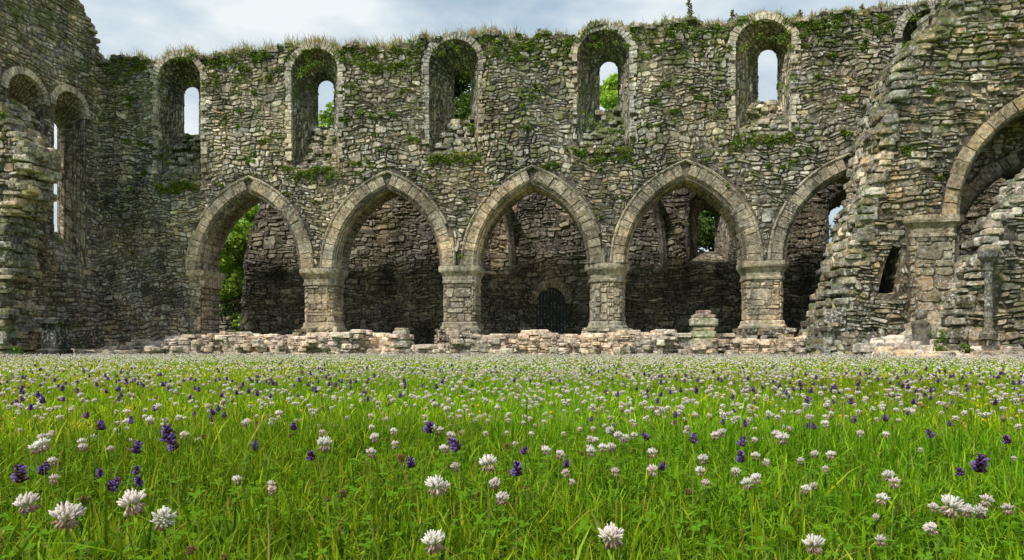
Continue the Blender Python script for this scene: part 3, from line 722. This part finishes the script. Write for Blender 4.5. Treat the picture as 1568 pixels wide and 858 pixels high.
for _ in range(700):
    t=U(0,1); bs.append((XW+U(-.8,0),24.2-t*5,11.7+t*5.0,.8))
for _ in range(1200):
    x=U(-18,14); bs.append((x,22.15+U(-.2,.3),0,U(.35,.8)))
for _ in range(500):
    x=U(-18,13); bs.append((x,U(22.5,23.5),lowh(x),U(.3,.6)))
bs=np.array(bs); n=len(bs)
v,q,t,c,tip=blades(bs[:,:3],rng.uniform(.12,.38,n)*bs[:,3],rng.uniform(.010,.022,n),np.abs(rng.normal(.5,.4,n)),rng.uniform(0,6.28,n),rng.uniform(-.5,.5,n),palette(n,[(.20,.28,.05),(.50,.40,.18),(.45,.24,.12),(.14,.2,.03)],[.26,.36,.22,.16]))
np_mesh('wall_top_grass',v,[q,t],c,M_GR)
cs2=[];rs2=[]
for x,h in ((2.75,.75),(4.25,.55),(8.4,.45),(6.4,.3)):
    for i in range(9): cs2.append((x+U(-.12,.12)*(1.3-i/9),24.2+U(-.1,.1),topz(x)+h*i/9)); rs2.append((.1*(1.2-i/9)+.02,.09,.09))
v,q,c=leafmass(cs2,rs2,1300,(.025,.05),[(.08,.15,.02),(.12,.18,.03),(.40,.10,.10)],[.5,.35,.15])
np_mesh('red_valerian_plant',v,[q],c,M_LF)
cs2=[];rs2=[]
for x,y,h in ((9.0,19.9,.7),(9.6,19.8,.4),(-18.3,19.0,.35)):
    for i in range(8): cs2.append((x+U(-.2,.2),y+U(-.1,.1),h*i/8)); rs2.append((.12,.1,.08))
v,q,c=leafmass(cs2,rs2,900,(.03,.06),[(.12,.22,.03),(.09,.17,.02)]); np_mesh('nettle_plants',v,[q],c,M_LF)

# ---------------------------------------------------------------- trees
def tree(name,x,y,h,r,nl,pal,z0=1.5,flat=.7):
    e=empty(name); mb=MB()
    def limb(a,b,ra,rb):
        a,b=Vector(a),Vector(b); d=(b-a).normalized(); t=d.orthogonal().normalized(); s=d.cross(t); vs=[]
        for p,rr in ((a,ra),((a+b)/2+Vector((U(-.1,.1),U(-.1,.1),0)),(ra+rb)/2),(b,rb)):
            for k in range(8):
                an=k*math.tau/8; q=p+(t*math.cos(an)+s*math.sin(an))*rr; vs.append(tuple(q))
        mb.add(vs,[[l*8+i,l*8+(i+1)%8,(l+1)*8+(i+1)%8,(l+1)*8+i] for l in range(2) for i in range(8)],(.1,.08,.06))
    limb((x,y,-.1),(x+.2,y,h*.55),.3,.16); limb((x+.2,y,h*.55),(x,y,h*.92),.16,.04)
    cs=[];rs=[]
    for i in range(64):
        t=U(0,1); zz=z0+(h-z0)*t; rr=r*math.sin(math.pi*min(1,.18+t*.78))**flat*U(.4,1); a=U(0,6.28)
        c=(x+rr*math.cos(a),y+rr*math.sin(a),zz); s=U(.5,1.1)*r/3; cs.append(c); rs.append((s*1.2,s*1.2,s*.8))
        if i%3==0: limb((x+.1,y,max(1,zz*.7)),c,.09,.02)
    mb.obj('trunk_and_limbs',M_BK,e)
    v,q,c=leafmass(cs,rs,nl,(.09,.18),pal); np_mesh('crown',v,[q],c,M_LF,e)
TD=[(.08,.15,.02),(.06,.11,.012),(.13,.21,.03)]; TB=[(.30,.46,.05),(.20,.34,.035),(.40,.54,.08)]
tree('tree',-8.0,37,15.9,2.6,26000,TD); tree('tree',.5,38,15.3,2.0,24000,TB)
tree('shrub',-17.9,32.3,7.2,2.3,32000,TB,.3,.35); tree('tree',-21.5,35,8.4,3.2,26000,TB,.3,.4); tree('tree',13,35.5,9.5,3.5,26000,TD,.5); tree('tree',5.5,36,8.5,3,26000,TD,.5); tree('tree',-16.2,38,14.4,1.9,12000,TB)
cs=[];rs=[]
for i in range(420):
    x=U(-150,150); y=U(95,125); cs.append((x,y,U(0,6.5))); rs.append((3,3,2.4))
v,q,c=leafmass(cs,rs,26000,(.5,1.0),TD); np_mesh('distant_trees',v,[q],c,M_LF)

# ---------------------------------------------------------------- ground
m,nt=nmat('soil_and_turf'); tc=N(nt,'ShaderNodeTexCoord'); ob_=tc.outputs['Object']
c=ramp(nt,noise(nt,ob_,3,8,.7),.35,.65,(.08,.14,.008,1),(.16,.25,.015,1))
b=N(nt,'ShaderNodeBsdfPrincipled'); nt.links.new(c,b.inputs['Base Color']); b.inputs['Roughness'].default_value=1
bp=N(nt,'ShaderNodeBump'); bp.inputs['Distance'].default_value=.03; nt.links.new(noise(nt,ob_,40,6),bp.inputs['Height']); nt.links.new(bp.outputs[0],b.inputs['Normal'])
o=N(nt,'ShaderNodeOutputMaterial'); nt.links.new(b.outputs[0],o.inputs[0])
mb=MB(); S=900; mb.add([(-S,-S,0),(S,-S,0),(S,S,0),(-S,S,0)],[[0,1,2,3]],(1,1,1)); mb.obj('ground',m)

# ---------------------------------------------------------------- sky, sun, camera
sunv=Vector((-.40,-.50,.84)).normalized()
w=bpy.data.worlds.new('World'); scene.world=w; w.use_nodes=True; nt=w.node_tree; nt.nodes.clear()
sky=N(nt,'ShaderNodeTexSky',sky_type='NISHITA'); sky.sun_disc=False
sky.sun_elevation=math.asin(sunv.z); sky.sun_rotation=math.atan2(sunv.x,sunv.y)
tc=N(nt,'ShaderNodeTexCoord'); mp_=N(nt,'ShaderNodeMapping'); mp_.inputs['Scale'].default_value=(1,1,2.6); nt.links.new(tc.outputs['Generated'],mp_.inputs[0])
cl=ramp(nt,noise(nt,mp_.outputs[0],3.4,6,.55),.38,.6,(3.9,5.1,6.2,1),(7.6,8.1,8.3,1))
mk=ramp(nt,noise(nt,mp_.outputs[0],1.8,5,.55),.3,.5,(.75,.75,.75,1),(1,1,1,1))
col=mix(nt,mk,sky.outputs[0],cl)
bg=N(nt,'ShaderNodeBackground'); bg.inputs[1].default_value=.115; nt.links.new(col,bg.inputs[0])
o=N(nt,'ShaderNodeOutputWorld'); nt.links.new(bg.outputs[0],o.inputs[0])
sd=bpy.data.lights.new('sun','SUN'); sd.energy=5.0; sd.angle=math.radians(3); sd.color=(1,.95,.86)
so=bpy.data.objects.new('sun',sd); scene.collection.objects.link(so); so.rotation_euler=(-sunv).to_track_quat('-Z','Y').to_euler()
cd=bpy.data.cameras.new('camera'); co=bpy.data.objects.new('camera',cd); scene.collection.objects.link(co); scene.camera=co
co.location=(0,0,.32); co.rotation_euler=(math.radians(90),0,TH8); cd.lens=24; cd.sensor_width=36; cd.shift_y=.0657; cd.clip_start=.02; cd.clip_end=3000
scene.view_settings.view_transform='Standard'; scene.view_settings.look='None'; scene.view_settings.exposure=0
